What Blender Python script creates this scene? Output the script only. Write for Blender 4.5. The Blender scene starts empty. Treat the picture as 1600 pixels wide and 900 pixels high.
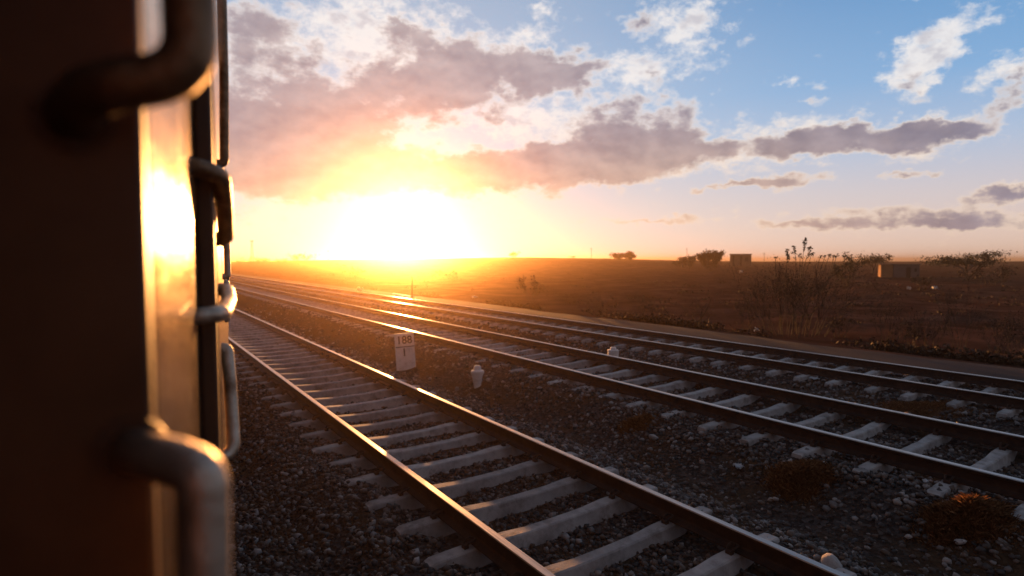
import bpy, bmesh, math, random
import numpy as np
from mathutils import Vector, Matrix, noise as mnoise
R = math.radians
random.seed(7); rng = np.random.default_rng(11)
scene = bpy.context.scene
col = scene.collection

# ------------------------------------------------------------------ camera
F = 880.0                      # focal length in photo pixels (1600 wide)
PITCH = math.atan(43/880.0)
EYE = Vector((0, 0, 2.63))
cam = bpy.data.cameras.new('camera'); camo = bpy.data.objects.new('camera', cam)
col.objects.link(camo); scene.camera = camo
camo.location = EYE; camo.rotation_euler = (R(90) - PITCH, 0, 0)
cam.sensor_width = 36; cam.lens = F/1600*36
cam.clip_start = 0.02; cam.clip_end = 30000
cam.dof.use_dof = True; cam.dof.focus_distance = 4.2; cam.dof.aperture_fstop = 1.75; cam.dof.aperture_blades = 7

def ray(px, py):
    a, b = (px-800)/F, (450-py)/F
    return Vector((a, math.cos(PITCH)+b*math.sin(PITCH), -math.sin(PITCH)+b*math.cos(PITCH)))
def on_ground(px, py, z=0.0):          # where a sight line of the photograph meets a level
    d = ray(px, py); k = (z-EYE.z)/d.z
    return EYE + d*k
def at_range(px, py, dist):            # where it is at a horizontal range
    d = ray(px, py); k = dist/math.hypot(d.x, d.y)
    return EYE + d*k
TH = R(34.5)
UD = Vector((-math.sin(TH), math.cos(TH), 0)); VD = Vector((math.cos(TH), math.sin(TH), 0))   # along / across the tracks
def UV(u, v, z=0): return UD*u + VD*v + Vector((0, 0, z))
_t = ray(357, 407); TD = Vector((_t.x, _t.y, 0)).normalized(); LD = Vector((TD.y, -TD.x, 0))    # along / outward from the coach
def TL(t, l, z): return TD*t + LD*l + Vector((0, 0, z))
def on_coach(px, py, t):
    d = ray(px, py); k = t/(d.x*TD.x+d.y*TD.y)
    return k*(d.x*LD.x+d.y*LD.y), EYE.z+k*d.z
TROT = math.atan2(-TD.x, TD.y); UROT = TH     # z rotation that turns +Y into the direction

# ------------------------------------------------------------------ node helpers
def material(name):
    m = bpy.data.materials.new(name); m.use_nodes = True
    nt = m.node_tree; nt.nodes.clear()
    out = nt.nodes.new('ShaderNodeOutputMaterial'); b = nt.nodes.new('ShaderNodeBsdfPrincipled')
    nt.links.new(b.outputs[0], out.inputs[0])
    return m, nt, b
class N:
    def __init__(s, nt): s.nt = nt
    def new(s, typ, ins=None, **kw):
        n = s.nt.nodes.new(typ)
        for k, v in kw.items(): setattr(n, k, v)
        for k, v in (ins or {}).items():
            if isinstance(v, bpy.types.NodeSocket): s.nt.links.new(v, n.inputs[k])
            else: n.inputs[k].default_value = v
        return n
    def math(s, op, a, b=0.0, clamp=False):
        return s.new('ShaderNodeMath', {0: a, 1: b}, operation=op, use_clamp=clamp).outputs[0]
    def ramp(s, fac, pts, interp='LINEAR'):
        n = s.new('ShaderNodeValToRGB', {0: fac}); cr = n.color_ramp; cr.interpolation = interp
        while len(cr.elements) > 1: cr.elements.remove(cr.elements[-1])
        for i, (p, c) in enumerate(pts):
            e = cr.elements[0] if i == 0 else cr.elements.new(p)
            e.position = p; e.color = (*c, 1) if len(c) == 3 else c
        return n.outputs[0]
    def mix(s, fac, a, b, blend='MIX'):
        n = s.new('ShaderNodeMix', data_type='RGBA', blend_type=blend)
        for k, v in ((0, fac), (6, a), (7, b)):
            if isinstance(v, bpy.types.NodeSocket): s.nt.links.new(v, n.inputs[k])
            elif k == 0: n.inputs[0].default_value = v
            else: n.inputs[k].default_value = (*v, 1) if len(v) == 3 else v
        return n.outputs[2]
    def noise(s, vec, scale, detail=4, rough=.55, dist=0.0, out=0):
        n = s.new('ShaderNodeTexNoise', {'Scale': scale, 'Detail': detail, 'Roughness': rough, 'Distortion': dist})
        if vec is not None: s.nt.links.new(vec, n.inputs['Vector'])
        return n.outputs[out]
    def smooth(s, x, lo, hi):
        n = s.new('ShaderNodeMapRange', {0: x, 1: lo, 2: hi, 3: 0.0, 4: 1.0}, interpolation_type='SMOOTHSTEP')
        return n.outputs[0]
def noisy(name, stops, scale=6, rough=.85, bump=.3, bscale=None, metallic=0, detail=6, bdist=.02, spec=.3, coords='Object'):
    """plain weathered surface: colour ramp over noise, with bump"""
    m, nt, b = material(name); n = N(nt)
    tc = n.new('ShaderNodeTexCoord').outputs[coords]
    f = n.noise(tc, scale, detail, .6)
    c = n.ramp(f, stops)
    nt.links.new(c, b.inputs['Base Color'])
    b.inputs['Roughness'].default_value = rough; b.inputs['Metallic'].default_value = metallic
    b.inputs['Specular IOR Level'].default_value = spec
    if bump:
        h = n.noise(tc, bscale or scale*4, 5, .65)
        bp = n.new('ShaderNodeBump', {'Height': h, 'Strength': bump, 'Distance': bdist})
        nt.links.new(bp.outputs[0], b.inputs['Normal'])
    return m

# ------------------------------------------------------------------ world: evening sky with clouds
SUN_AZ, SUN_EL = R(-10.9), R(3.6)
w = bpy.data.worlds.new("World"); scene.world = w; w.use_nodes = True
nt = w.node_tree; n = N(nt); bg = nt.nodes['Background']
EV = 1.2; SKY_K = 0.10; bg.inputs[1].default_value = SKY_K
sk = n.new('ShaderNodeTexSky', sky_type='NISHITA', sun_disc=False, sun_elevation=SUN_EL, sun_rotation=SUN_AZ,
           dust_density=2.2, air_density=1.0, ozone_density=3.0)
dirv = n.new('ShaderNodeTexCoord').outputs['Generated']
sp = n.new('ShaderNodeSeparateXYZ', {0: dirv})
az = n.math('MULTIPLY', n.math('ARCTAN2', sp.outputs[0], sp.outputs[1]), 180/math.pi)
el = n.math('MULTIPLY', n.math('ARCSINE', sp.outputs[2]), 180/math.pi)
sdir = (math.sin(SUN_AZ)*math.cos(SUN_EL), math.cos(SUN_AZ)*math.cos(SUN_EL), math.sin(SUN_EL))
dsun = n.math('MULTIPLY', n.math('ARCCOSINE', n.new('ShaderNodeVectorMath', {0: dirv, 1: sdir}, operation='DOT_PRODUCT').outputs['Value']), 180/math.pi)
GAIN = 1/(SKY_K*2**EV)
def K(c): return tuple(x*GAIN for x in c)
# clear air: peach at the horizon through pale to blue, darkened overhead so the sun outweighs the ambient
elf = n.math('DIVIDE', el, 60.0, clamp=True)
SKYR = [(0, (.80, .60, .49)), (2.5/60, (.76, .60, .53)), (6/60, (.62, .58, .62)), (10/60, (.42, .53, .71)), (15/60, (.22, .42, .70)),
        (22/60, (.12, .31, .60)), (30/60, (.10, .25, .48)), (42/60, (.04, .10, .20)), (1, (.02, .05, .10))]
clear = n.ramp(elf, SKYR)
near = n.math('POWER', 2.718, n.math('MULTIPLY', n.math('POWER', n.math('DIVIDE', dsun, 30.0), 2.0), -1.0))
clear = n.mix(n.math('MULTIPLY', near, .55), clear, (.88, .86, .80))
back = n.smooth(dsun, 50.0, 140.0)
clear = n.mix(n.math('MULTIPLY', back, .75), clear, (.035, .048, .095))  # unseen sky behind the view dimmed and blued to shape the ambient light
clear = n.mix(1.0, clear, (GAIN,)*3, 'MULTIPLY')
air = n.mix(.012, clear, sk.outputs[0], 'ADD')
# clouds, placed on the dome by azimuth and elevation
vec = n.new('ShaderNodeCombineXYZ', {0: az, 1: n.math('MULTIPLY', el, 1.5), 2: 0.0}).outputs[0]
wn = n.noise(vec, .16, 5, .6, out=1)
wsub = n.new('ShaderNodeVectorMath', {0: wn, 1: (.5, .5, .5)}, operation='SUBTRACT').outputs[0]
wv = n.new('ShaderNodeVectorMath', {0: wsub, 1: (3.8, 1.7, 0)}, operation='MULTIPLY').outputs[0]
wn2 = n.noise(vec, .7, 5, .6, out=1)
wv2 = n.new('ShaderNodeVectorMath', {0: n.new('ShaderNodeVectorMath', {0: wn2, 1: (.5, .5, .5)}, operation='SUBTRACT').outputs[0], 1: (3.2, 2.0, 0)}, operation='MULTIPLY').outputs[0]
wv = n.new('ShaderNodeVectorMath', {0: wv, 1: wv2}, operation='ADD').outputs[0]
flat = n.new('ShaderNodeCombineXYZ', {0: az, 1: el, 2: 0.0}).outputs[0]
pos = n.new('ShaderNodeVectorMath', {0: flat, 1: wv}, operation='ADD').outputs[0]
fine = n.noise(vec, .33, 9, .57)
fine2 = n.noise(n.new('ShaderNodeVectorMath', {0: vec, 1: (37., 11., 5.)}, operation='ADD').outputs[0], .5, 10, .66)
def ae(px, py):
    d = ray(px, py); return math.degrees(math.atan2(d.x, d.y)), math.degrees(math.atan2(d.z, math.hypot(d.x, d.y)))
def field(blobs):
    tot = None
    for (px, py, rx, ry, rot, wt) in blobs:
        a, e = ae(px, py); ca = math.cos(R(a)); dx = math.degrees(rx/F)*ca*ca; dy = math.degrees(ry/F)*ca
        mp = n.new('ShaderNodeMapping', {0: pos, 1: (a, e, 0), 2: (0, 0, R(rot)), 3: (dx*1.35, dy*1.35, 60.0)}, vector_type='TEXTURE')
        g = n.new('ShaderNodeTexGradient', {0: mp.outputs[0]}, gradient_type='SPHERICAL').outputs['Fac']
        g = n.math('MULTIPLY', g, wt)
        tot = g if tot is None else n.math('ADD', tot, g)
    return tot
DARK = [(430, 205, 170, 115, 0, 1.0), (560, 175, 110, 60, 0, .6), (700, 120, 130, 62, -5, 1.25), (865, 112, 85, 36, -4, 1.15),
        (965, 212, 130, 55, 12, .95), (1050, 240, 95, 34, 5, .9), (880, 258, 150, 30, 0, .8), (1270, 222, 170, 24, 2, 1.15), (1470, 206, 120, 24, 6, 1.15),
        (1594, 128, 56, 30, 24, .66), (405, 45, 90, 55, 0, .7), (1570, 302, 75, 16, 3, .85), (1380, 328, 150, 16, 0, .6),
        (1215, 281, 85, 12, 3, .6), (1540, 335, 130, 12, 0, .55), (600, 268, 350, 44, 0, 1.1), (1010, 20, 40, 34, 40, .55), (1130, 292, 110, 7, 2, .6), (1270, 352, 190, 8, 0, .6), (1030, 345, 160, 7, 0, .55), (1500, 352, 160, 10, 0, .6), (1420, 272, 60, 7, 4, .5), (620, 42, 50, 16, -8, .6),
        (1415, 125, 56, 18, 25, .5), (1260, 165, 30, 10, 0, .45), (1010, 118, 38, 14, -15, .5), (-300, 130, 300, 70, 0, .8), (1950, 170, 250, 60, 5, .8)]
WHITE = [(590, 60, 170, 80, 0, .95), (400, 82, 60, 40, 0, .7), (820, 190, 170, 44, -3, .8), (1075, 40, 80, 58, -30, .8), (1475, 58, 95, 34, 14, .85), (1425, 112, 70, 30, 20, .85),
         (1012, 108, 48, 26, -12, .75), (820, 58, 90, 30, 15, .55), (850, 6, 45, 14, 10, .6), (1240, 200, 190, 26, 3, .6), (1470, 190, 110, 20, 8, .7), (1560, 112, 70, 28, 14, .7),
         (1230, 128, 34, 10, 0, .6), (1130, 258, 230, 24, 3, .55), (1450, 240, 110, 18, 6, .6), (960, 120, 50, 40, 0, .5), (1580, 290, 60, 18, 10, .55), (1440, 140, 36, 14, 20, .6), (-200, 60, 260, 80, 0, .7), (2000, 60, 260, 70, 0, .7)]
# far from the photographed part of the sky: loose clouds so the whole dome is believable
fa = n.smooth(n.math('ABSOLUTE', az), 48.0, 70.0)
loose = n.math('MULTIPLY', n.math('SUBTRACT', n.noise(vec, .05, 6, .6), .42), 2.0)
loose = n.math('MULTIPLY', loose, n.math('MULTIPLY', fa, n.smooth(el, 0.0, 8.0)))
dd = n.math('ADD', n.math('ADD', field(DARK), n.math('MULTIPLY', n.math('SUBTRACT', fine, .5), 1.75)), loose)
dw = n.math('ADD', n.math('ADD', field(WHITE), n.math('MULTIPLY', n.math('SUBTRACT', fine2, .5), 1.7)), loose)
aw = n.smooth(dw, .22, .78)
ad = n.smooth(dd, .17, .52)
thick = n.smooth(dd, .22, .74)
s1 = n.math('POWER', 2.718, n.math('MULTIPLY', n.math('POWER', n.math('DIVIDE', dsun, 15.0), 2.0), -1.0))
low = n.math('SUBTRACT', 1.0, n.smooth(el, 4.0, 17.0))
warm = n.math('MAXIMUM', n.math('MULTIPLY', s1, 1.0), n.math('MULTIPLY', n.math('MULTIPLY', low, n.math('SUBTRACT', 1.0, n.smooth(dsun, 20.0, 60.0))), .75))
white = n.mix(s1, (.94, .89, .86), (1.05, .98, .90))
white = n.mix(low, white, (.95, .76, .60))
core = n.mix(warm, (.225, .21, .29), (.82, .55, .37))
core = n.mix(n.math('MULTIPLY', n.math('SUBTRACT', 1.0, n.smooth(dsun, 14.0, 34.0)), n.smooth(el, 6.0, 20.0)), core, (.42, .365, .39))
tow = n.new('ShaderNodeVectorMath', {0: vec, 1: (math.degrees(SUN_AZ), -6.0, 0)}, operation='SUBTRACT').outputs[0]
tow = n.new('ShaderNodeVectorMath', {0: n.new('ShaderNodeVectorMath', {0: tow}, operation='NORMALIZE').outputs[0], 1: (-1.0, -1.0, 0)}, operation='MULTIPLY').outputs[0]
side_n = n.noise(n.new('ShaderNodeVectorMath', {0: vec, 1: tow}, operation='ADD').outputs[0], .2, 4, .5)
base_n = n.noise(vec, .2, 4, .5)
lump = n.math('MULTIPLY', n.math('SUBTRACT', base_n, side_n), 1.5)
lump = n.math('MAXIMUM', n.math('MINIMUM', lump, .22), -.2)
grey_w = n.smooth(n.math('ADD', n.math('MULTIPLY', n.math('SUBTRACT', side_n, base_n), 4.0), n.math('SUBTRACT', dw, .75)), .0, .6)
white = n.mix(n.math('MULTIPLY', grey_w, .6), white, (.50, .47, .52))
core = n.mix(1.0, core, n.new('ShaderNodeCombineColor', {0: n.math('ADD', lump, 1.0), 1: n.math('ADD', lump, 1.0), 2: n.math('ADD', n.math('MULTIPLY', lump, .8), 1.0)}).outputs[0], 'MULTIPLY')
darkc = n.mix(thick, white, core)
def KM(c): return n.mix(1.0, c, (GAIN,)*3, 'MULTIPLY')
skyc = n.mix(n.math('MULTIPLY', aw, .85), air, KM(white))
skyc = n.mix(n.math('MULTIPLY', ad, .93), skyc, KM(darkc))
# the bright air round the low sun lies in front of the clouds
glow = n.math('POWER', 2.718, n.math('MULTIPLY', n.math('POWER', n.math('DIVIDE', dsun, 3.5), 1.35), -1.0))
gl = n.mix(1.0, KM((.85, .64, .42)), n.new('ShaderNodeCombineColor', {0: glow, 1: glow, 2: glow}).outputs[0], 'MULTIPLY')
skyc = n.mix(1.0, skyc, gl, 'ADD')
band = n.math('MULTIPLY', n.math('SUBTRACT', 1.0, n.smooth(el, 1.0, 7.5)), n.math('POWER', 2.718, n.math('MULTIPLY', n.math('POWER', n.math('DIVIDE', n.math('SUBTRACT', az, math.degrees(SUN_AZ)), 24.0), 2.0), -1.0)))
skyc = n.mix(1.0, skyc, n.mix(1.0, KM((.24, .17, .08)), n.new('ShaderNodeCombineColor', {0: band, 1: band, 2: band}).outputs[0], 'MULTIPLY'), 'ADD')
# below the horizon: dull ground
skyc = n.mix(n.math('SUBTRACT', 1.0, n.smooth(el, -1.2, -.2)), skyc, K((.05, .03, .02)))
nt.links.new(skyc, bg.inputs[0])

sun = bpy.data.lights.new('sun', 'SUN'); suno = bpy.data.objects.new('sun', sun); col.objects.link(suno)
sun.energy = 5.0; sun.angle = R(.53); sun.color = (1.0, .42, .115)
suno.rotation_euler = Vector(sdir).to_track_quat('Z', 'Y').to_euler()
suno.location = (0, 0, 30)

scene.view_settings.view_transform = 'Standard'; scene.view_settings.look = 'None'
scene.view_settings.exposure = EV; scene.view_settings.gamma = 1.0
scene.cycles.use_denoising = True
scene.cycles.max_bounces = 6; scene.cycles.volume_bounces = 0; scene.cycles.diffuse_bounces = 3
scene.cycles.sample_clamp_indirect = 4.0

# ------------------------------------------------------------------ mesh helpers
def link(name, me, mats, parent=None, loc=None, rot=None, smooth=False):
    o = bpy.data.objects.new(name, me); col.objects.link(o)
    for m in (mats if isinstance(mats, (list, tuple)) else [mats]): me.materials.append(m)
    if parent is not None: o.parent = parent
    if loc is not None: o.location = loc
    if rot is not None: o.rotation_euler = rot
    if smooth: me.polygons.foreach_set('use_smooth', [True]*len(me.polygons))
    return o
def empty(name, loc, rz=0.0):
    o = bpy.data.objects.new(name, None); col.objects.link(o); o.location = loc; o.rotation_euler = (0, 0, rz)
    o.empty_display_size = .3
    return o
def tag(o, label=None, cat=None, group=None, kind=None):
    for k, v in (('label', label), ('category', cat), ('group', group), ('kind', kind)):
        if v: o[k] = v
    return o
def from_bm(bm, name):
    me = bpy.data.meshes.new(name); bm.normal_update(); bm.to_mesh(me); bm.free(); return me
def from_np(name, verts, faces):
    """verts (n,3), faces (m,k)"""
    me = bpy.data.meshes.new(name); verts = np.asarray(verts, np.float32); faces = np.asarray(faces, np.int32)
    k = faces.shape[1]
    me.vertices.add(len(verts)); me.vertices.foreach_set('co', verts.ravel())
    me.loops.add(faces.size); me.loops.foreach_set('vertex_index', faces.ravel())
    me.polygons.add(len(faces)); me.polygons.foreach_set('loop_start', np.arange(len(faces), dtype=np.int32)*k)
    me.update(calc_edges=True); me.validate(); return me
def box(bm, lo, hi, bevel=0.0):
    c = [(a+b)/2 for a, b in zip(lo, hi)]; s = [b-a for a, b in zip(lo, hi)]
    r = bmesh.ops.create_cube(bm, size=1.0, matrix=Matrix.Translation(c) @ Matrix.Diagonal((*s, 1)))
    if bevel:
        es = list({e for v in r['verts'] for e in v.link_edges})
        bmesh.ops.bevel(bm, geom=es, offset=bevel, segments=2, profile=.5, affect='EDGES')
def tube(bm, pts, rad, seg=10, cap=True):
    pts = [Vector(p) for p in pts]; rs = rad if isinstance(rad, (list, tuple)) else [rad]*len(pts)
    rings = []; up = None
    for i, p in enumerate(pts):
        d = (pts[min(i+1, len(pts)-1)] - pts[max(i-1, 0)]).normalized()
        if up is None: up = d.orthogonal().normalized()
        up = (up - d*up.dot(d)); up = up.normalized() if up.length > 1e-6 else d.orthogonal().normalized()
        sd = d.cross(up)
        rings.append([bm.verts.new(p + (up*math.cos(a)+sd*math.sin(a))*rs[i]) for a in [2*math.pi*k/seg for k in range(seg)]])
    for a, b in zip(rings, rings[1:]):
        for k in range(seg): bm.faces.new((a[k], a[(k+1) % seg], b[(k+1) % seg], b[k]))
    if cap and seg > 2:
        bm.faces.new(rings[0][::-1]); bm.faces.new(rings[-1])
def fillet(pts, r, steps=6):
    """round the corners of a polyline"""
    pts = [Vector(p) for p in pts]; out = [pts[0]]
    for a, b, c in zip(pts, pts[1:], pts[2:]):
        rr = min(r, (a-b).length*.48, (c-b).length*.48)
        p, q = b+(a-b).normalized()*rr, b+(c-b).normalized()*rr
        for k in range(steps+1):
            t = k/steps; out.append(p*(1-t)**2 + b*2*t*(1-t) + q*t*t)
    out.append(pts[-1]); return out

# ------------------------------------------------------------------ lie of the land
A_C, B_C, C_C = 3.34, 7.79, 12.88           # track centre lines (across)
B_UP = .20
def smoothstep(x, a, b):
    t = np.clip((x-a)/(b-a), 0, 1); return t*t*(3-2*t)
SX = [-60, -33, -26, -19, -6.5, .65, 9.7, 16.5, 24.4, 34, 42.3, 60]
SY = [406.5, 406, 405, 405, 402.5, 401.5, 403.5, 406.5, 408.5, 408, 408, 408]    # skyline
def wob(x, y, s, ph=0.0):
    return (np.sin(x*s+1.3*np.sin(y*s*.7+ph)+ph)*np.cos(y*s*1.13-ph+.8*np.sin(x*s*.6)))
def height(x, y):
    x = np.asarray(x, float); y = np.asarray(y, float)
    u = -math.sin(TH)*x + math.cos(TH)*y; v = math.cos(TH)*x + math.sin(TH)*y; r = np.hypot(x, y)
    azd = np.degrees(np.arctan2(x, y))
    z = .022*wob(x, y, 1.1)+.015*wob(x, y, 2.7, 1.)+.012*wob(x, y, 6.1, 2.)
    def bed(c, h): return h*(1-smoothstep(np.abs(v-c), 1.45, 2.15))
    z = z + bed(A_C, .045) + .10*smoothstep(np.abs(v-A_C), .98, 1.2)*(1-smoothstep(np.abs(v-A_C), 1.5, 2.2)) + .265*(1-smoothstep(np.abs(v-B_C), 1.35, 2.7)) + .115*smoothstep(np.abs(v-B_C), .95, 1.15)*(1-smoothstep(np.abs(v-B_C), 1.45, 2.1)) + bed(C_C, .11)
    z = z - .06*(1-smoothstep(np.abs(v-5.6), .5, 1.3))
    path = smoothstep(v, 14.75, 15.2)*(1-smoothstep(v, 17.5, 18.3)); z = z*(1-path)+.06*path
    out = smoothstep(v, 17.6, 19.5)
    z = z + out*(.10*wob(x, y, .21, 3.)*smoothstep(v, 19, 30) + .05*wob(x, y, .6, 5.) - .12)
    ridge = EYE.z + 330*(406.6-np.interp(azd, SX, SY))/F*np.cos(np.radians(azd))
    rise = smoothstep(r, 45, 330)**.8*(1-smoothstep(r, 350, 900)) * smoothstep(v, 18, 120)
    z = z + rise*(ridge+.1*wob(x, y, .03, 1.))
    z = z + rise*.5*wob(x, y, .05, 2.)*(1-smoothstep(r, 200, 330))
    return z
def hz(p): return float(height(p[0], p[1]))
def hit(px, py):                          # sight line down to the land
    d = ray(px, py); k = .5; prev = k
    while k < 4000:
        p = EYE + d*k
        if p.z < hz(p): break
        prev = k; k *= 1.02
    for _ in range(20):
        m = (prev+k)/2; p = EYE+d*m
        if p.z < hz(p): k = m
        else: prev = m
    p = EYE+d*k; return Vector((p.x, p.y, hz(p)))

# ------------------------------------------------------------------ ground sheet
def ground_material():
    m, nt, b = material('ground_surface'); n = N(nt)
    geo = n.new('ShaderNodeNewGeometry').outputs['Position']
    vv = n.new('ShaderNodeVectorMath', {0: geo, 1: tuple(VD)}, operation='DOT_PRODUCT').outputs['Value']
    n1 = n.noise(geo, 1.2, 8, .6); n2 = n.noise(geo, 14, 6, .65); n3 = n.noise(geo, .05, 6, .6); n4 = n.noise(geo, .35, 6, .65)
    vor = n.new('ShaderNodeTexVoronoi', {'Vector': geo, 'Scale': 24.0}); vcol = n.new('ShaderNodeSeparateColor', {0: vor.outputs['Color']}).outputs[0]
    ballast = n.mix(n.smooth(n1, .4, .66), n.ramp(vcol, [(0, (.028, .023, .021)), (.6, (.055, .046, .042)), (1, (.10, .086, .08))]), n.ramp(n2, [(.3, (.045, .028, .018)), (.7, (.10, .062, .038))]))
    soil = n.mix(n.smooth(n3, .38, .62), n.ramp(n4, [(.35, (.034, .017, .012)), (.5, (.066, .033, .024)), (.68, (.12, .064, .048))]), n.ramp(n4, [(.3, (.042, .021, .015)), (.7, (.088, .045, .032))]))
    soil = n.mix(n.smooth(n2, .55, .7), soil, (.07, .04, .024))
    edge = n.math('ADD', vv, n.math('MULTIPLY', n.math('SUBTRACT', n1, .5), 1.4))
    c = n.mix(n.smooth(edge, 14.6, 15.2), ballast, soil)
    nt.links.new(c, b.inputs['Base Color']); b.inputs['Roughness'].default_value = 1.0; b.inputs['Specular IOR Level'].default_value = 0.0
    hgt = n.math('ADD', n.math('MULTIPLY', vor.outputs['Distance'], n.math('SUBTRACT', .9, n.math('MULTIPLY', n.smooth(edge, 14.6, 15.2), .75))), n.math('MULTIPLY', n2, n.math('SUBTRACT', .8, n.math('MULTIPLY', n.smooth(edge, 14.6, 15.2), .6))))
    bp = n.new('ShaderNodeBump', {'Height': hgt, 'Strength': .8, 'Distance': .05}); nt.links.new(bp.outputs[0], b.inputs['Normal'])
    return m
radii = np.concatenate([[0.0], np.geomspace(.4, 2600, 200)])
azs = np.radians(np.concatenate([np.arange(-60, 60, .35), np.arange(60, 300, 3.0)]))
na, nr = len(azs), len(radii)
RR, AA = np.meshgrid(radii, azs, indexing='ij')
gx, gy = RR*np.sin(AA), RR*np.cos(AA); gz = height(gx, gy)
idx = np.arange(nr*na).reshape(nr, na); nxt = np.roll(idx, -1, 1)
faces = np.stack([idx[:-1], nxt[:-1], nxt[1:], idx[1:]], -1).reshape(-1, 4)[:, ::-1]
faces = faces[na:] if True else faces
verts = np.stack([gx, gy, gz], -1).reshape(-1, 3)
me = from_np('ground', verts, faces)
ground = link('ground', me, ground_material(), smooth=True)
tag(ground, kind='structure')

# service path beyond the far track
def path_material():
    m, nt, b = material('path_surface'); n = N(nt); b.inputs['Specular IOR Level'].default_value = .08; geo = n.new('ShaderNodeNewGeometry').outputs['Position']
    a = n.noise(geo, .7, 6, .6); f = n.noise(geo, 30, 4, .7)
    c = n.mix(.35, n.ramp(a, [(.3, (.032, .025, .024)), (.7, (.052, .042, .041))]), n.ramp(f, [(.3, (.028, .022, .021)), (.7, (.075, .06, .057))]))
    nt.links.new(c, b.inputs['Base Color']); b.inputs['Roughness'].default_value = .9
    bp = n.new('ShaderNodeBump', {'Height': f, 'Strength': .4, 'Distance': .02}); nt.links.new(bp.outputs[0], b.inputs['Normal'])
    return m
bm = bmesh.new(); rows = []
for u in np.concatenate([np.arange(-60, 60, 1.0), np.arange(60, 420, 6.0)]):
    w0 = 15.15+.12*math.sin(u*.7)+.07*math.sin(u*2.3); w1 = 17.55+.18*math.sin(u*.45+1)+.09*math.sin(u*1.9)
    row = []
    for k in range(6):
        p = UV(u, w0+(w1-w0)*k/5); row.append(bm.verts.new((p.x, p.y, hz(p)+.012+.035*(1 if 0 < k < 5 else -.6))))
    rows.append(row)
for a, b_ in zip(rows, rows[1:]):
    for k in range(5): bm.faces.new((a[k], a[k+1], b_[k+1], b_[k]))
tag(link('path', from_bm(bm, 'path'), path_material(), smooth=True), kind='structure')

# ------------------------------------------------------------------ ballast stones
ICO = bmesh.new(); bmesh.ops.create_icosphere(ICO, subdivisions=1, radius=1.0)
ICO_V = np.array([v.co[:] for v in ICO.verts]); ICO_F = np.array([[v.index for v in f.verts] for f in ICO.faces]); ICO.free()
def stones_mesh(name, P, S, flatten=(.55, .95)):
    k = len(P)
    var = 1+rng.uniform(-.44, .40, (24, len(ICO_V), 1)); base = ICO_V[None]*var
    vs = base[rng.integers(0, 24, k)]
    vs = vs*np.stack([rng.uniform(.7, 1.3, k), rng.uniform(.7, 1.3, k), rng.uniform(*flatten, k)], -1)[:, None, :]
    a, b, c = rng.uniform(0, 2*np.pi, k), rng.uniform(-.7, .7, k), rng.uniform(-.7, .7, k)
    ca, sa, cb, sb, cc, sc = np.cos(a), np.sin(a), np.cos(b), np.sin(b), np.cos(c), np.sin(c)
    x, y, z = vs[..., 0], vs[..., 1], vs[..., 2]
    y, z = y*cb[:, None]-z*sb[:, None], y*sb[:, None]+z*cb[:, None]
    x, z = x*cc[:, None]+z*sc[:, None], -x*sc[:, None]+z*cc[:, None]
    x, y = x*ca[:, None]-y*sa[:, None], x*sa[:, None]+y*ca[:, None]
    V = np.stack([x, y, z], -1)*S[:, None, None]+P[:, None, :]
    Fc = (ICO_F[None]+(np.arange(k)*len(ICO_V))[:, None, None]).reshape(-1, 3)
    return from_np(name, V.reshape(-1, 3), Fc)
def stone_material():
    m, nt, b = material('ballast_stone'); n = N(nt); g = n.new('ShaderNodeNewGeometry')
    r = g.outputs['Random Per Island']
    c = n.ramp(r, [(0, (.024, .018, .016)), (.3, (.050, .039, .034)), (.55, (.085, .055, .038)), (.72, (.125, .082, .055)), (.86, (.16, .14, .13)), (.95, (.25, .225, .21)), (1, (.34, .31, .29))])
    f = n.noise(g.outputs['Position'], 60, 4, .7)
    c = n.mix(.5, c, n.ramp(f, [(.3, (.35, .33, .32)), (.7, (1.2, 1.15, 1.1))]), 'MULTIPLY')
    nt.links.new(c, b.inputs['Base Color']); b.inputs['Roughness'].default_value = .6; b.inputs['Specular IOR Level'].default_value = .45
    bp = n.new('ShaderNodeBump', {'Height': f, 'Strength': .5, 'Distance': .01}); nt.links.new(bp.outputs[0], b.inputs['Normal'])
    return m
def scatter(r0, r1, dens, smin, smax):
    a0, a1 = R(-36), R(48)
    k = int(dens*.5*(r1*r1-r0*r0)*(a1-a0)); r = np.sqrt(rng.uniform(r0*r0, r1*r1, k)); a = rng.uniform(a0, a1, k)
    x, y = r*np.sin(a), r*np.cos(a); v = math.cos(TH)*x+math.sin(TH)*y
    # denser on the track beds, patchy between them
    bedw = np.maximum.reduce([1-smoothstep(np.abs(v-c), 1.5, 2.6) for c in (A_C, B_C, C_C)])
    patch = smoothstep(wob(x, y, .9, 4.)+.6*wob(x, y, 2.1, 2.), -.7, .5)
    keep = (v > -1.2) & (v < 15.0) & (rng.uniform(0, 1, k) < np.maximum(bedw, .25+.75*patch))
    for c in (A_C, B_C, C_C):
        for s in (-.8725, .8725): keep &= np.abs(v-c-s) > .085
    x, y = x[keep], y[keep]; S = rng.uniform(0, 1, len(x))**1.8*(smax-smin)+smin
    return np.stack([x, y, height(x, y)+S*rng.uniform(-.1, .45, len(x))], -1), S
SETS = [scatter(2.2, 9, 460, .013, .038), scatter(9, 17, 150, .018, .046), scatter(17, 34, 28, .03, .06)]
P = np.concatenate([s[0] for s in SETS]); S = np.concatenate([s[1] for s in SETS])
stone_mat = stone_material()
tag(link('ballast', stones_mesh('ballast', P, S), stone_mat), 'dark crushed stone ballast spread under and between the tracks', kind='stuff')
print('stones', len(P))

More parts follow.
